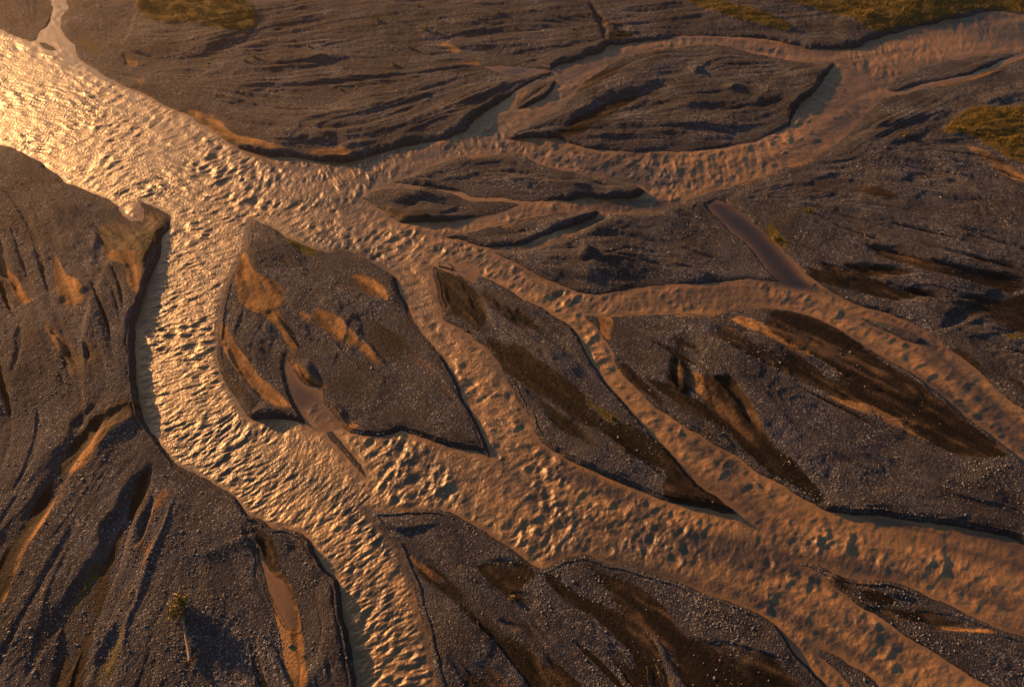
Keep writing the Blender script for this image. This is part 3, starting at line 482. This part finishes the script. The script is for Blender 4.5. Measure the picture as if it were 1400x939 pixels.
for bx, by, rx, ry, a in RIFFLES:
    foam += a * np.exp(-((PX - bx) / rx) ** 2 - ((PY - by) / ry) ** 2)
zw *= 1 + .35 * (1 - mixw)
zw += foam * edge * (.030 * w1 + .026 * np.abs(wi) + .02 * w2)
zw = zw.astype(np.float32)

# ------------------------------------------------------------------ materials
def material(name):
    m = bpy.data.materials.new(name); m.use_nodes = True
    return m, m.node_tree, m.node_tree.nodes['Principled BSDF']
def N(t, kind, **kw):
    n = t.nodes.new(kind)
    for k, v in kw.items(): setattr(n, k, v)
    return n
def mixc(t, fac, a, b, mode='MIX'):
    n = N(t, 'ShaderNodeMix', data_type='RGBA', blend_type=mode)
    for sock, v in ((n.inputs[0], fac), (n.inputs[6], a), (n.inputs[7], b)):
        if isinstance(v, (int, float)): sock.default_value = v
        elif isinstance(v, tuple): sock.default_value = v + (1,) if len(v) == 3 else v
        else: t.links.new(v, sock)
    return n.outputs[2]
def math_(t, op, a, b=None, c=None, clamp=False):
    n = N(t, 'ShaderNodeMath', operation=op, use_clamp=clamp)
    for s, v in zip(n.inputs, (a, b, c)):
        if v is None: continue
        if isinstance(v, (int, float)): s.default_value = v
        else: t.links.new(v, s)
    return n.outputs[0]
def noise(t, vec, scale, detail=3, rough=.55):
    n = N(t, 'ShaderNodeTexNoise'); n.inputs['Scale'].default_value = scale; n.inputs['Detail'].default_value = detail; n.inputs['Roughness'].default_value = rough
    t.links.new(vec, n.inputs['Vector']); return n.outputs[0]
def attr(t, name):
    return N(t, 'ShaderNodeAttribute', attribute_name=name).outputs['Fac']
def ramp_(t, fac, stops):
    n = N(t, 'ShaderNodeValToRGB'); cr = n.color_ramp
    cr.elements[0].position, cr.elements[0].color = stops[0][0], stops[0][1] + (1,)
    cr.elements[1].position, cr.elements[1].color = stops[-1][0], stops[-1][1] + (1,)
    for p, c in stops[1:-1]: cr.elements.new(p).color = c + (1,)
    t.links.new(fac, n.inputs[0]); return n.outputs[0]

# gravel ground
mg, t, b = material('gravel_ground')
pos = N(t, 'ShaderNodeNewGeometry').outputs['Position']
vor = N(t, 'ShaderNodeTexVoronoi', feature='F1'); vor.inputs['Scale'].default_value = 7.5; t.links.new(pos, vor.inputs['Vector'])
vor2 = N(t, 'ShaderNodeTexVoronoi', feature='F1'); vor2.inputs['Scale'].default_value = 17; t.links.new(pos, vor2.inputs['Vector'])
sepc = N(t, 'ShaderNodeSeparateColor'); t.links.new(vor.outputs['Color'], sepc.inputs[0])
stone = ramp_(t, sepc.outputs[0], [(0, (.018, .0185, .022)), (.45, (.040, .042, .053)), (.85, (.079, .083, .102)), (.93, (.19, .19, .19)), (1, (.34, .33, .32))])
patchn = noise(t, pos, .35, 4, .6); patch2 = noise(t, pos, 2.2, 5, .65)
sortn = noise(t, pos, .22, 4, .6)
gcol = mixc(t, ramp_(t, sortn, [(.36, (.85, .85, .85)), (.64, (.15, .15, .15))]), stone, ramp_(t, patch2, [(.3, (.027, .0275, .033)), (.7, (.057, .060, .074))]))
gcol = mixc(t, ramp_(t, patchn, [(.35, (0, 0, 0)), (.7, (.6, .6, .6))]), gcol, (.046, .041, .043))
pebbly = math_(t, 'ADD', math_(t, 'MULTIPLY', patch2, .75), math_(t, 'MULTIPLY', sepc.outputs[1], .25))
gcol = mixc(t, 1.0, gcol, ramp_(t, noise(t, pos, .13, 5, .65), [(.36, (.68, .66, .66)), (.5, (1, 1, 1)), (.64, (1.4, 1.4, 1.42))]), 'MULTIPLY')
def edged(name, k=.55):
    a = attr(t, name)
    return math_(t, 'MULTIPLY', math_(t, 'SUBTRACT', math_(t, 'ADD', a, math_(t, 'MULTIPLY', math_(t, 'SUBTRACT', pebbly, .5), k)), .35), 3.2, clamp=True)
fm = edged('mud', .95); ft = edged('tan', .8); fo = edged('moss', 1.3); fg = edged('grass', .5)
grain = attr(t, 'grain')
mudc = ramp_(t, math_(t, 'ADD', math_(t, 'MULTIPLY', noise(t, pos, 1.6, 6, .7), .5), math_(t, 'MULTIPLY', grain, .5)), [(.32, (.005, .0033, .002)), (.5, (.012, .0078, .0044)), (.62, (.030, .019, .011)), (.75, (.075, .048, .028))])
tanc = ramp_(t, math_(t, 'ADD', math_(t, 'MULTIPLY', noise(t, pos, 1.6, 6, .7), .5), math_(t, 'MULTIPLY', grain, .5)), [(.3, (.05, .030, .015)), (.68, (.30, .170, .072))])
mossc = ramp_(t, noise(t, pos, 5, 4, .6), [(.3, (.035, .032, .010)), (.7, (.11, .09, .02))])
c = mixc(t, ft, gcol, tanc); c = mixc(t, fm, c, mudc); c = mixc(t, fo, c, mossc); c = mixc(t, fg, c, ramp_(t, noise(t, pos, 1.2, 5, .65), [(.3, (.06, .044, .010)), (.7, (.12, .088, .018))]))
wet_shade = attr(t, 'wet_shade')
c = mixc(t, wet_shade, c, mixc(t, 1.0, c, (.42, .38, .36), 'MULTIPLY'))
t.links.new(c, b.inputs['Base Color'])
fine = math_(t, 'MAXIMUM', fm, math_(t, 'MULTIPLY', ft, .8))
rgh = math_(t, 'SUBTRACT', .92, math_(t, 'ADD', math_(t, 'MULTIPLY', fm, .22), math_(t, 'MULTIPLY', wet_shade, .3)))
t.links.new(rgh, b.inputs['Roughness']); b.inputs['Specular IOR Level'].default_value = .12
hgt = math_(t, 'ADD', math_(t, 'MULTIPLY', math_(t, 'SUBTRACT', .6, vor.outputs['Distance']), .11), math_(t, 'MULTIPLY', math_(t, 'SUBTRACT', .6, vor2.outputs['Distance']), .030))
hgt = math_(t, 'MULTIPLY', hgt, math_(t, 'SUBTRACT', 1.0, math_(t, 'MULTIPLY', fine, .85)))
hgt = math_(t, 'ADD', hgt, math_(t, 'MULTIPLY', noise(t, pos, 2.5, 6, .7), .16))
bump = N(t, 'ShaderNodeBump'); bump.inputs['Strength'].default_value = 1; bump.inputs['Distance'].default_value = 1
t.links.new(hgt, bump.inputs['Height']); t.links.new(bump.outputs[0], b.inputs['Normal'])

# silty river, smoother where it stands still
mw, t, b = material('silty_water')
pos = N(t, 'ShaderNodeNewGeometry').outputs['Position']
silt = ramp_(t, attr(t, 'plume'), [(.25, (.056, .031, .007)), (.75, (.215, .119, .033))])
fo_ = math_(t, 'MULTIPLY', attr(t, 'foam'), ramp_(t, noise(t, pos, 3.5, 6, .7), [(.52, (0, 0, 0)), (.66, (1, 1, 1))]), clamp=True)
t.links.new(mixc(t, attr(t, 'clear'), mixc(t, math_(t, 'MULTIPLY', fo_, .8), silt, (.55, .45, .36)), (.018, .012, .007)), b.inputs['Base Color'])
b.inputs['Roughness'].default_value = .31; b.inputs['IOR'].default_value = 1.48; b.inputs['Specular IOR Level'].default_value = 1.0
t.links.new(math_(t, 'SUBTRACT', .41, math_(t, 'MULTIPLY', attr(t, 'calm'), .32), clamp=True), b.inputs['Roughness'])
h2 = math_(t, 'ADD', math_(t, 'MULTIPLY', noise(t, pos, 3.5, 4, .6), .07), math_(t, 'MULTIPLY', noise(t, pos, 12, 3, .6), .012))
h2 = math_(t, 'MULTIPLY', h2, attr(t, 'chop'))
bump = N(t, 'ShaderNodeBump'); bump.inputs['Strength'].default_value = 1; bump.inputs['Distance'].default_value = 1
t.links.new(h2, bump.inputs['Height']); t.links.new(bump.outputs[0], b.inputs['Normal'])

def simple(name, c0, c1, scale, rough=.8):
    m, t, b = material(name)
    pos = N(t, 'ShaderNodeNewGeometry').outputs['Position']
    t.links.new(ramp_(t, noise(t, pos, scale, 4, .6), [(.3, c0), (.7, c1)]), b.inputs['Base Color']); b.inputs['Roughness'].default_value = rough
    return m
m_stone = simple('pale_stone', (.05, .05, .053), (.24, .235, .23), 3.1, .75)
m_grass = simple('dry_grass', (.085, .065, .012), (.22, .155, .028), 1.4, .7)
m_leaf = simple('shrub_leaf', (.08, .07, .014), (.24, .17, .025), 6, .6)
m_wood = simple('bleached_wood', (.14, .10, .07), (.32, .25, .19), 4, .8)
m_root = simple('dark_roots', (.03, .022, .014), (.08, .055, .035), 6, .9)

# ------------------------------------------------------------------ mesh building
def grid_mesh(name, vx, vy, vz, fmask, mat, attrs, kind='structure'):
    """faces of the lattice picked by fmask become ONE mesh object"""
    vid = (np.arange(NY - 1)[:, None] * NX + np.arange(NX - 1)[None, :])[fmask]
    quads = np.stack([vid, vid + NX, vid + NX + 1, vid + 1], 1)          # counter-clockwise from above (row index runs towards the camera)
    used, inv = np.unique(quads.ravel(), return_inverse=True)
    me = bpy.data.meshes.new(name)
    me.vertices.add(len(used)); me.loops.add(len(inv)); me.polygons.add(len(quads))
    cov = np.stack([vx.ravel()[used], vy.ravel()[used], vz.ravel()[used]], 1).astype(np.float32)
    me.vertices.foreach_set('co', cov.ravel())
    me.loops.foreach_set('vertex_index', inv.astype(np.int32))
    me.polygons.foreach_set('loop_start', np.arange(0, len(inv), 4, dtype=np.int32))
    me.update(calc_edges=True)
    me.polygons.foreach_set('use_smooth', np.ones(len(quads), bool))
    for an, arr in attrs.items():
        a = me.attributes.new(an, 'FLOAT', 'POINT'); a.data.foreach_set('value', arr.ravel()[used].astype(np.float32))
    me.materials.append(mat)
    o = bpy.data.objects.new(name, me); col.objects.link(o)
    if kind: o['kind'] = kind
    return o
def tri_mesh(name, verts, faces, mat, parent=None, smooth_=False):
    me = bpy.data.meshes.new(name)
    faces = np.asarray(faces, np.int32); k = faces.shape[1]
    me.vertices.add(len(verts)); me.loops.add(faces.size); me.polygons.add(len(faces))
    me.vertices.foreach_set('co', np.asarray(verts, np.float32).ravel()); me.loops.foreach_set('vertex_index', faces.ravel())
    me.polygons.foreach_set('loop_start', np.arange(0, faces.size, k, dtype=np.int32)); me.update(calc_edges=True)
    if smooth_: me.polygons.foreach_set('use_smooth', np.ones(len(faces), bool))
    me.materials.append(mat)
    o = bpy.data.objects.new(name, me); col.objects.link(o)
    if parent: o.parent = parent
    return o

wet_shade = (1 - smooth(.05, np.clip(.5 + .4 * n_mid, .1, 1.2), d)) * .7 * (1 - np.clip(facing * 1.5, 0, 1))  # damp shoreline, left off sunward banks to paint in the dark shaded lip
LABEL = {
    'north_corner': ('gravel bank', 'small smooth brown gravel corner beside the bright river, in the top left of the photo'),
    'north_bank': ('gravel bank', 'wide gravel flat with grass along the whole far side of the river'),
    'leaf_bar': ('gravel bar', 'large leaf-shaped grey gravel island between the two far channels'),
    'small_bar': ('gravel bar', 'tiny oval bar in mid-channel beside the leaf-shaped island'),
    'mouth_bar': ('gravel bar', 'tiny dark shoal at the mouth of the pale side stream'),
    'lens_bar': ('gravel bar', 'long lens-shaped gravel island just below the big leaf-shaped island'),
    'split_bar': ('gravel bar', 'short dark pointed island with an olive patch, below the lens-shaped island'),
    'sliver_bar': ('gravel bar', 'slim curved gravel sliver above the bar with the shaded mound'),
    'mound_bar': ('gravel bar', 'dark ribbed gravel bar with one cone-shaped mound on it'),
    'east_plain': ('gravel bank', 'broad ribbed gravel plain with a grassy corner on the right side'),
    'thin_bar': ('gravel bar', 'thin dark shoal lying in the right-hand brown channel'),
    'long_bar': ('gravel bar', 'very long pebbly bar with wide dark brown hollows, running to the right edge'),
    'slough_bar': ('gravel bar', 'narrow bar holding a long dark brown slough pool'),
    'great_bar': ('gravel bar', 'big spearhead gravel island with orange sand strips beside the main channel'),
    'spit': ('gravel bar', 'thin dark spit trailing from the spearhead island into the rapids'),
    'west_bank': ('gravel bank', 'dark gullied gravel bank with the fallen tree, filling the left side'),
    'south_bar': ('gravel bar', 'wide pebbly bar with brown gullies at the bottom centre'),
    'corner_bar': ('gravel bar', 'pale pebbled bar with a dark hollow in the bottom right corner'),
    'low_bar': ('gravel bar', 'small low dark shoal in the channel near the bottom right'),
}
cell = lambda a: (a[:-1, :-1], a[1:, :-1], a[1:, 1:], a[:-1, 1:])
cn = near[:-1, :-1]
sx = np.maximum.reduce(cell(sdist))
fin = sx > -1.0
zt = z
for k, n in enumerate(names):
    m = fin & (cn == k + 1)
    if not m.any(): continue
    o = grid_mesh('gravel_bank' if 'bank' in LABEL[n][0] else 'gravel_bar', WX, WY, zt, m, mg, {'mud': cover['mud'], 'tan': cover['tan'], 'moss': cover['moss'], 'grass': cover['grass'], 'wet_shade': wet_shade, 'grain': np.clip(.5 + .2 * gt + .12 * g2, 0, 1)})
    o['label'] = LABEL[n][1]; o['category'] = LABEL[n][0]
sn = np.minimum.reduce(cell(sdist))
grid_mesh('river', WX, WY, zw, sn < .35, mw, {'calm': calm, 'plume': np.clip(.46 + .16 * plume + .12 * fbm(WX, WY, 9, 3, 30) - .1 * smooth(0, -1.2, sdist) + .12, 0, 1), 'clear': clear, 'foam': np.clip(foam, 0, 1), 'chop': np.clip(big * 1.4 + .25, .12, 1.3) * (1 - .85 * calm)})

# river bed under everything, and the plain that goes on beyond the surveyed ground
def sheet(name, pts, faces, mat):
    o = tri_mesh(name, pts, faces, mat); o['kind'] = 'structure'; return o
cxs, cys = unproj(np.array([x0, x1, x1, x0]), np.array([y0, y0, y1, y1]))
sheet('river_bed', [(x * 1.02, y, -1.25) for x, y in zip(cxs, cys)], [(3, 2, 1, 0)], mg)
R = 1500
outer = [(-R, R), (R, R), (R, -R), (-R, -R)]
pts = [(x, y, .3) for x, y in zip(cxs, cys)] + [(x, y, .3) for x, y in outer]
sheet('ground', pts, [(4, 0, 1, 5), (5, 1, 2, 6), (6, 2, 3, 7), (7, 3, 0, 4)], mg)

# ------------------------------------------------------------------ sampling helpers
def at(px, py):
    i = int(round((px - x0) / STEP)); j = int(round((py - y0) / STEP))
    return Vector((float(WX[j, i]), float(WY[j, i]), float(z[j, i])))
def zones_at(px, py, arr):
    return arr[np.clip(np.rint((py - y0) / STEP).astype(int), 0, NY - 1), np.clip(np.rint((px - x0) / STEP).astype(int), 0, NX - 1)]

# loose stones, too many to count
n = 150000
py_ = y0 + (y1 - y0) * rng.random(n) ** .4; px_ = x0 + (x1 - x0) * rng.random(n)
keep = (zones_at(px_, py_, sdist) > .15) & (rng.random(n) > .93 * zones_at(px_, py_, smoothz)) & (zones_at(px_, py_, cover['grass']) < .3)
dens = zones_at(px_, py_, norm(fbm(WX, WY, 5, 3, 60)))
keep &= rng.random(n) < np.clip(.22 + .38 * dens, .02, .9)
px_, py_ = px_[keep], py_[keep]; n = len(px_)
sx_, sy_ = unproj(px_, py_); sz_ = zones_at(px_, py_, z)
ph = (1 + 5 ** .5) / 2
ico = np.array([(-1, ph, 0), (1, ph, 0), (-1, -ph, 0), (1, -ph, 0), (0, -1, ph), (0, 1, ph), (0, -1, -ph), (0, 1, -ph), (ph, 0, -1), (ph, 0, 1), (-ph, 0, -1), (-ph, 0, 1)]) / 1.9
icf = np.array([(0, 11, 5), (0, 5, 1), (0, 1, 7), (0, 7, 10), (0, 10, 11), (1, 5, 9), (5, 11, 4), (11, 10, 2), (10, 7, 6), (7, 1, 8), (3, 9, 4), (3, 4, 2), (3, 2, 6), (3, 6, 8), (3, 8, 9), (4, 9, 5), (2, 4, 11), (6, 2, 10), (8, 6, 7), (9, 8, 1)])
rad = np.clip(.038 * np.exp(.45 * rng.standard_normal(n)), .02, .17)
ang = rng.random(n) * 6.283
sc = rad[:, None, None] * np.stack([1 + .4 * rng.random(n), .7 + .3 * rng.random(n), .5 + .3 * rng.random(n)], 1)[:, None, :]
v = ico[None] * sc * (1 + .25 * (rng.random((n, 12, 1)) - .5))
ca, sa = np.cos(ang)[:, None], np.sin(ang)[:, None]
vv = np.stack([v[..., 0] * ca - v[..., 1] * sa + sx_[:, None], v[..., 0] * sa + v[..., 1] * ca + sy_[:, None], v[..., 2] + (sz_ + rad * .25)[:, None]], 2)
fcs = (icf[None] + 12 * np.arange(n)[:, None, None]).reshape(-1, 3)
st = tri_mesh('stones', vv.reshape(-1, 3), fcs, m_stone); st['kind'] = 'stuff'; st['label'] = 'loose pale stones strewn over the gravel'

# blades of grass
def blades(bx, by, bz, hgt, wid, lean=.5):
    n = len(bx); a = rng.random(n) * 6.283; l = rng.random(n) * 6.283; k = lean * rng.random(n)
    p0 = np.stack([bx - np.cos(a) * wid, by - np.sin(a) * wid, bz], 1); p1 = np.stack([bx + np.cos(a) * wid, by + np.sin(a) * wid, bz], 1)
    p2 = np.stack([bx + np.cos(l) * hgt * k, by + np.sin(l) * hgt * k, bz + hgt], 1)
    return np.stack([p0, p1, p2], 1).reshape(-1, 3), np.arange(3 * n).reshape(-1, 3)
n = 900000
px_ = x0 + (x1 - x0) * rng.random(n); py_ = y0 + 350 * rng.random(n)
gdn = zones_at(px_, py_, cover['grass'] + .25 * norm(fbm(WX, WY, 1.5, 3, 70)))
keep = (gdn > .55) & (zones_at(px_, py_, sdist) > .3) & (zones_at(px_, py_, cover['grass']) > .2)
px_, py_ = px_[keep], py_[keep]
gx_, gy_ = unproj(px_, py_); gz_ = zones_at(px_, py_, z)
tall = np.clip(.17 + .15 * zones_at(px_, py_, norm(fbm(WX, WY, 1.2, 2, 72))), .05, .4) * (.6 + .8 * rng.random(len(px_)))
gv, gf = blades(gx_, gy_, gz_ - .02, tall, .035)
go = tri_mesh('grass', gv, gf, m_grass); go['kind'] = 'stuff'; go['label'] = 'short dry olive grass on the edges of the plain'

# ------------------------------------------------------------------ single plants and wood
def empty(name, loc, label, cat, group=None):
    o = bpy.data.objects.new(name, None); o.location = loc; o.empty_display_size = .3; col.objects.link(o)
    o['label'] = label; o['category'] = cat
    if group: o['group'] = group
    return o
def leaf_cloud(n, rx, ry, rz, size, cz):
    p = rng.standard_normal((n, 3)); p /= np.linalg.norm(p, axis=1)[:, None]
    p *= (rng.random(n) ** .4)[:, None] * (1 + .35 * np.sin(p[:, 0] * 5 + p[:, 1] * 4 + 1))[:, None]
    c = p * (rx, ry, rz) + (0, 0, cz)
    a = rng.standard_normal((n, 3)); bq = rng.standard_normal((n, 3))
    a /= np.linalg.norm(a, axis=1)[:, None]; bq /= np.linalg.norm(bq, axis=1)[:, None]
    s = size * (.6 + .8 * rng.random((n, 1)))
    vv = np.stack([c - a * s * .5, c + bq * s * .5, c + a * s], 1).reshape(-1, 3)
    return vv, np.arange(3 * n).reshape(-1, 3)
def limb(p, r, sides=8):
    """tapered tube through points p with radii r"""
    p = [Vector(q) for q in p]; vs = []; fs = []
    for i, q in enumerate(p):
        dr = (p[min(i + 1, len(p) - 1)] - p[max(i - 1, 0)]).normalized()
        u = dr.orthogonal().normalized(); w = dr.cross(u)
        for k in range(sides):
            a = k / sides * 2 * math.pi
            vs.append(q + (u * math.cos(a) + w * math.sin(a)) * r[i] * (1 + .12 * random.uniform(-1, 1)))
    for i in range(len(p) - 1):
        for k in range(sides):
            k2 = (k + 1) % sides
            fs.append((i * sides + k, i * sides + k2, (i + 1) * sides + k2, (i + 1) * sides + k))
    return vs, fs
def merge(parts):
    V, Fc, o = [], [], 0
    for v, f in parts:
        V += [tuple(q) for q in v]; Fc += [tuple(i + o for i in q) for q in f]; o += len(v)
    return V, Fc

# fallen tree on the left bank
A = at(252, 836); B = at(265, 908)
root = empty('fallen_tree', B, 'small uprooted tree with a bare pale trunk and green crown, lying on dark gravel', 'fallen tree')
dv = A - B
def along(t, up_=0, side=0):
    s = Vector((dv.y, -dv.x, 0)).normalized()
    return dv * t + Vector((0, 0, up_)) + s * side
v, f = limb([along(0, .28), along(.2, .24, .05), along(.45, .26, .02), along(.7, .3, .06), along(.95, .42)], [.14, .12, .10, .08, .04])
tri_mesh('trunk', v, f, m_wood, root, True)
pr = []
for k in range(9):
    a = k * .7 + .2; e = dv.normalized() * -.15 + Vector((math.cos(a) * .45, math.sin(a) * .2, .12 + .42 * abs(math.sin(a * 1.3))))
    pr.append(limb([along(0, .26), along(0, .26) + e * .5 + Vector((0, 0, .04)), along(0, .2) + e], [.06, .035, .01], 5))
v, f = merge(pr); tri_mesh('roots', v, f, m_root, root, True)
pr = []
for k in range(7):
    a = k * .9; e = dv.normalized() * random.uniform(.2, .7) + Vector((math.cos(a) * .45, math.sin(a) * .3, random.uniform(0, .45)))
    s = along(.72 + .03 * k, .32)
    pr.append(limb([s, s + e * .5, s + e], [.03, .018, .006], 4))
v, f = merge(pr); tri_mesh('branch', v, f, m_wood, root, True)
v, f = leaf_cloud(1800, .6, 1.05, .65, .17, .55)
v = v + np.array(dv * 1.02)[None]
tri_mesh('crown', v, f, m_leaf, root)

# shrubs on the far bank
SHRUBS = [
    (517, 32, .8, 'low round shrub standing alone on the upper gravel flat, left of the gully shrubs'), (572, 13, .9, 'bushy olive shrub nearest the top edge above the far gravel flat'), (582, 45, .8, 'spreading dark shrub on the shadowed step of the far flat'),
    (597, 49, .6, 'small shrub at the right end of the shadowed step'), (559, 67, 1.0, 'bright olive shrub below the shadowed step on the far flat'), (539, 92, .9, 'tall thin shrub lowest of those on the far flat'), (681, 23, .9, 'broad shrub on the far flat left of the dry gully'),
    (349, 82, .9, 'wide flattened shrub on the ribbed gravel under the grass patch'), (336, 87, .6, 'small shrub touching the wide flattened one under the grass patch'), (423, 67, .6, 'tiny shrub between the grass patch and the shrub group'), (286, 89, .5, 'tiny dark shrub at the left on the ribbed gravel flat'),
    (704, 42, .5, 'tiny shrub below and right of the broad shrub on the far flat'), (783, 43, .5, 'tiny shrub just left of the dry gully'), (654, 32, .5, 'tiny shrub left of the broad shrub on the far flat'), (1235, 191, .7, 'yellow-green shrub on the crest of the right gravel plain'), (1104, 293, .8, 'flat yellowish shrub on pebbles above the grey pool'),
    (466, 124, .6, 'small shrub at the left end of a lit gully on the far flat'), (1058, 327, 1.0, 'bright mossy shrub at the edge of the grey pool'), (836, 574, .5, 'low dark shrub on the bank of the brown slough'), (700, 818, .6, 'small shrub beside the brown gully of the bottom centre bar'),
]
for x, y, s, lab in SHRUBS:
    o = empty('shrub', at(x, y), lab, 'shrub', 'shrubs on the gravel')
    v, f = leaf_cloud(int(260 * s), .42 * s, .40 * s, .34 * s, .13, .25 * s); tri_mesh('foliage', v, f, m_leaf, o)
    pr = [limb([(0, 0, -.05), (math.cos(k * 1.7) * .12 * s, math.sin(k * 1.7) * .12 * s, .2 * s), (math.cos(k * 1.7) * .3 * s, math.sin(k * 1.7) * .3 * s, .45 * s)], [.02, .014, .005], 4) for k in range(5)]
    v, f = merge(pr); tri_mesh('stem', v, f, m_root, o)

# driftwood
LOGS = [((896, 908), (906, 941), .05, 'thin pale driftwood pole beside the dark hollow at the bottom edge'), ((883, 910), (886, 933), .035, 'short driftwood stick standing left of the thin pole at the bottom'), ((652, 850), (655, 862), .04, 'short forked stick in the gully of the bottom centre bar'),
        ((600, 364), (628, 371), .12, 'dark driftwood log lodged at the upstream tip of the slough bar'), ((614, 361), (622, 369), .08, 'small dark snag poking from the pool at the slough bar tip')]
for a, bq, r, lab in LOGS:
    A = at(*a); B = at(*bq); dv = B - A
    v, f = limb([(0, 0, r + .06), tuple(dv * .33 + Vector((.05, .02, r + .1))), tuple(dv * .7 + Vector((-.04, .02, r + .08))), tuple(dv + Vector((0, 0, r + .05)))], [r, r * .85, r * .65, r * .35])
    a2 = Vector(dv * .55) + Vector((0, 0, r + .08)); br = Vector((dv.y, -dv.x, 0)).normalized() * .35 + dv.normalized() * .2
    v2, f2 = limb([a2, a2 + br * .6 + Vector((0, 0, .08)), a2 + br + Vector((0, 0, .12))], [r * .5, r * .35, r * .15], 5)
    v, f = merge([(v, f), (v2, f2)])
    o = tri_mesh('driftwood', v, f, m_root, None, True); o.location = A
    o['label'] = lab; o['category'] = 'driftwood'; o['group'] = 'driftwood on the bars'

# golden evening air over the valley
def haze_box(lo, hi):
    v = [(x, y, q) for q in (lo[2], hi[2]) for x, y in ((lo[0], lo[1]), (hi[0], lo[1]), (hi[0], hi[1]), (lo[0], hi[1]))]
    m = bpy.data.materials.new('haze'); m.use_nodes = True; t = m.node_tree
    t.nodes.remove(t.nodes['Principled BSDF'])
    pv = t.nodes.new('ShaderNodeVolumePrincipled')
    pv.inputs['Color'].default_value = (1.0, .80, .60, 1); pv.inputs['Density'].default_value = HAZE; pv.inputs['Anisotropy'].default_value = .83
    t.links.new(pv.outputs[0], t.nodes['Material Output'].inputs['Volume'])
    o = tri_mesh('haze', v, [(0, 3, 2, 1), (4, 5, 6, 7), (0, 1, 5, 4), (1, 2, 6, 5), (2, 3, 7, 6), (3, 0, 4, 7)], m)
    o['kind'] = 'stuff'
HAZE = .00035
haze_box((-1510, -1510, -2.3), (1510, 1510, 62))
scene.cycles.volume_bounces = 0
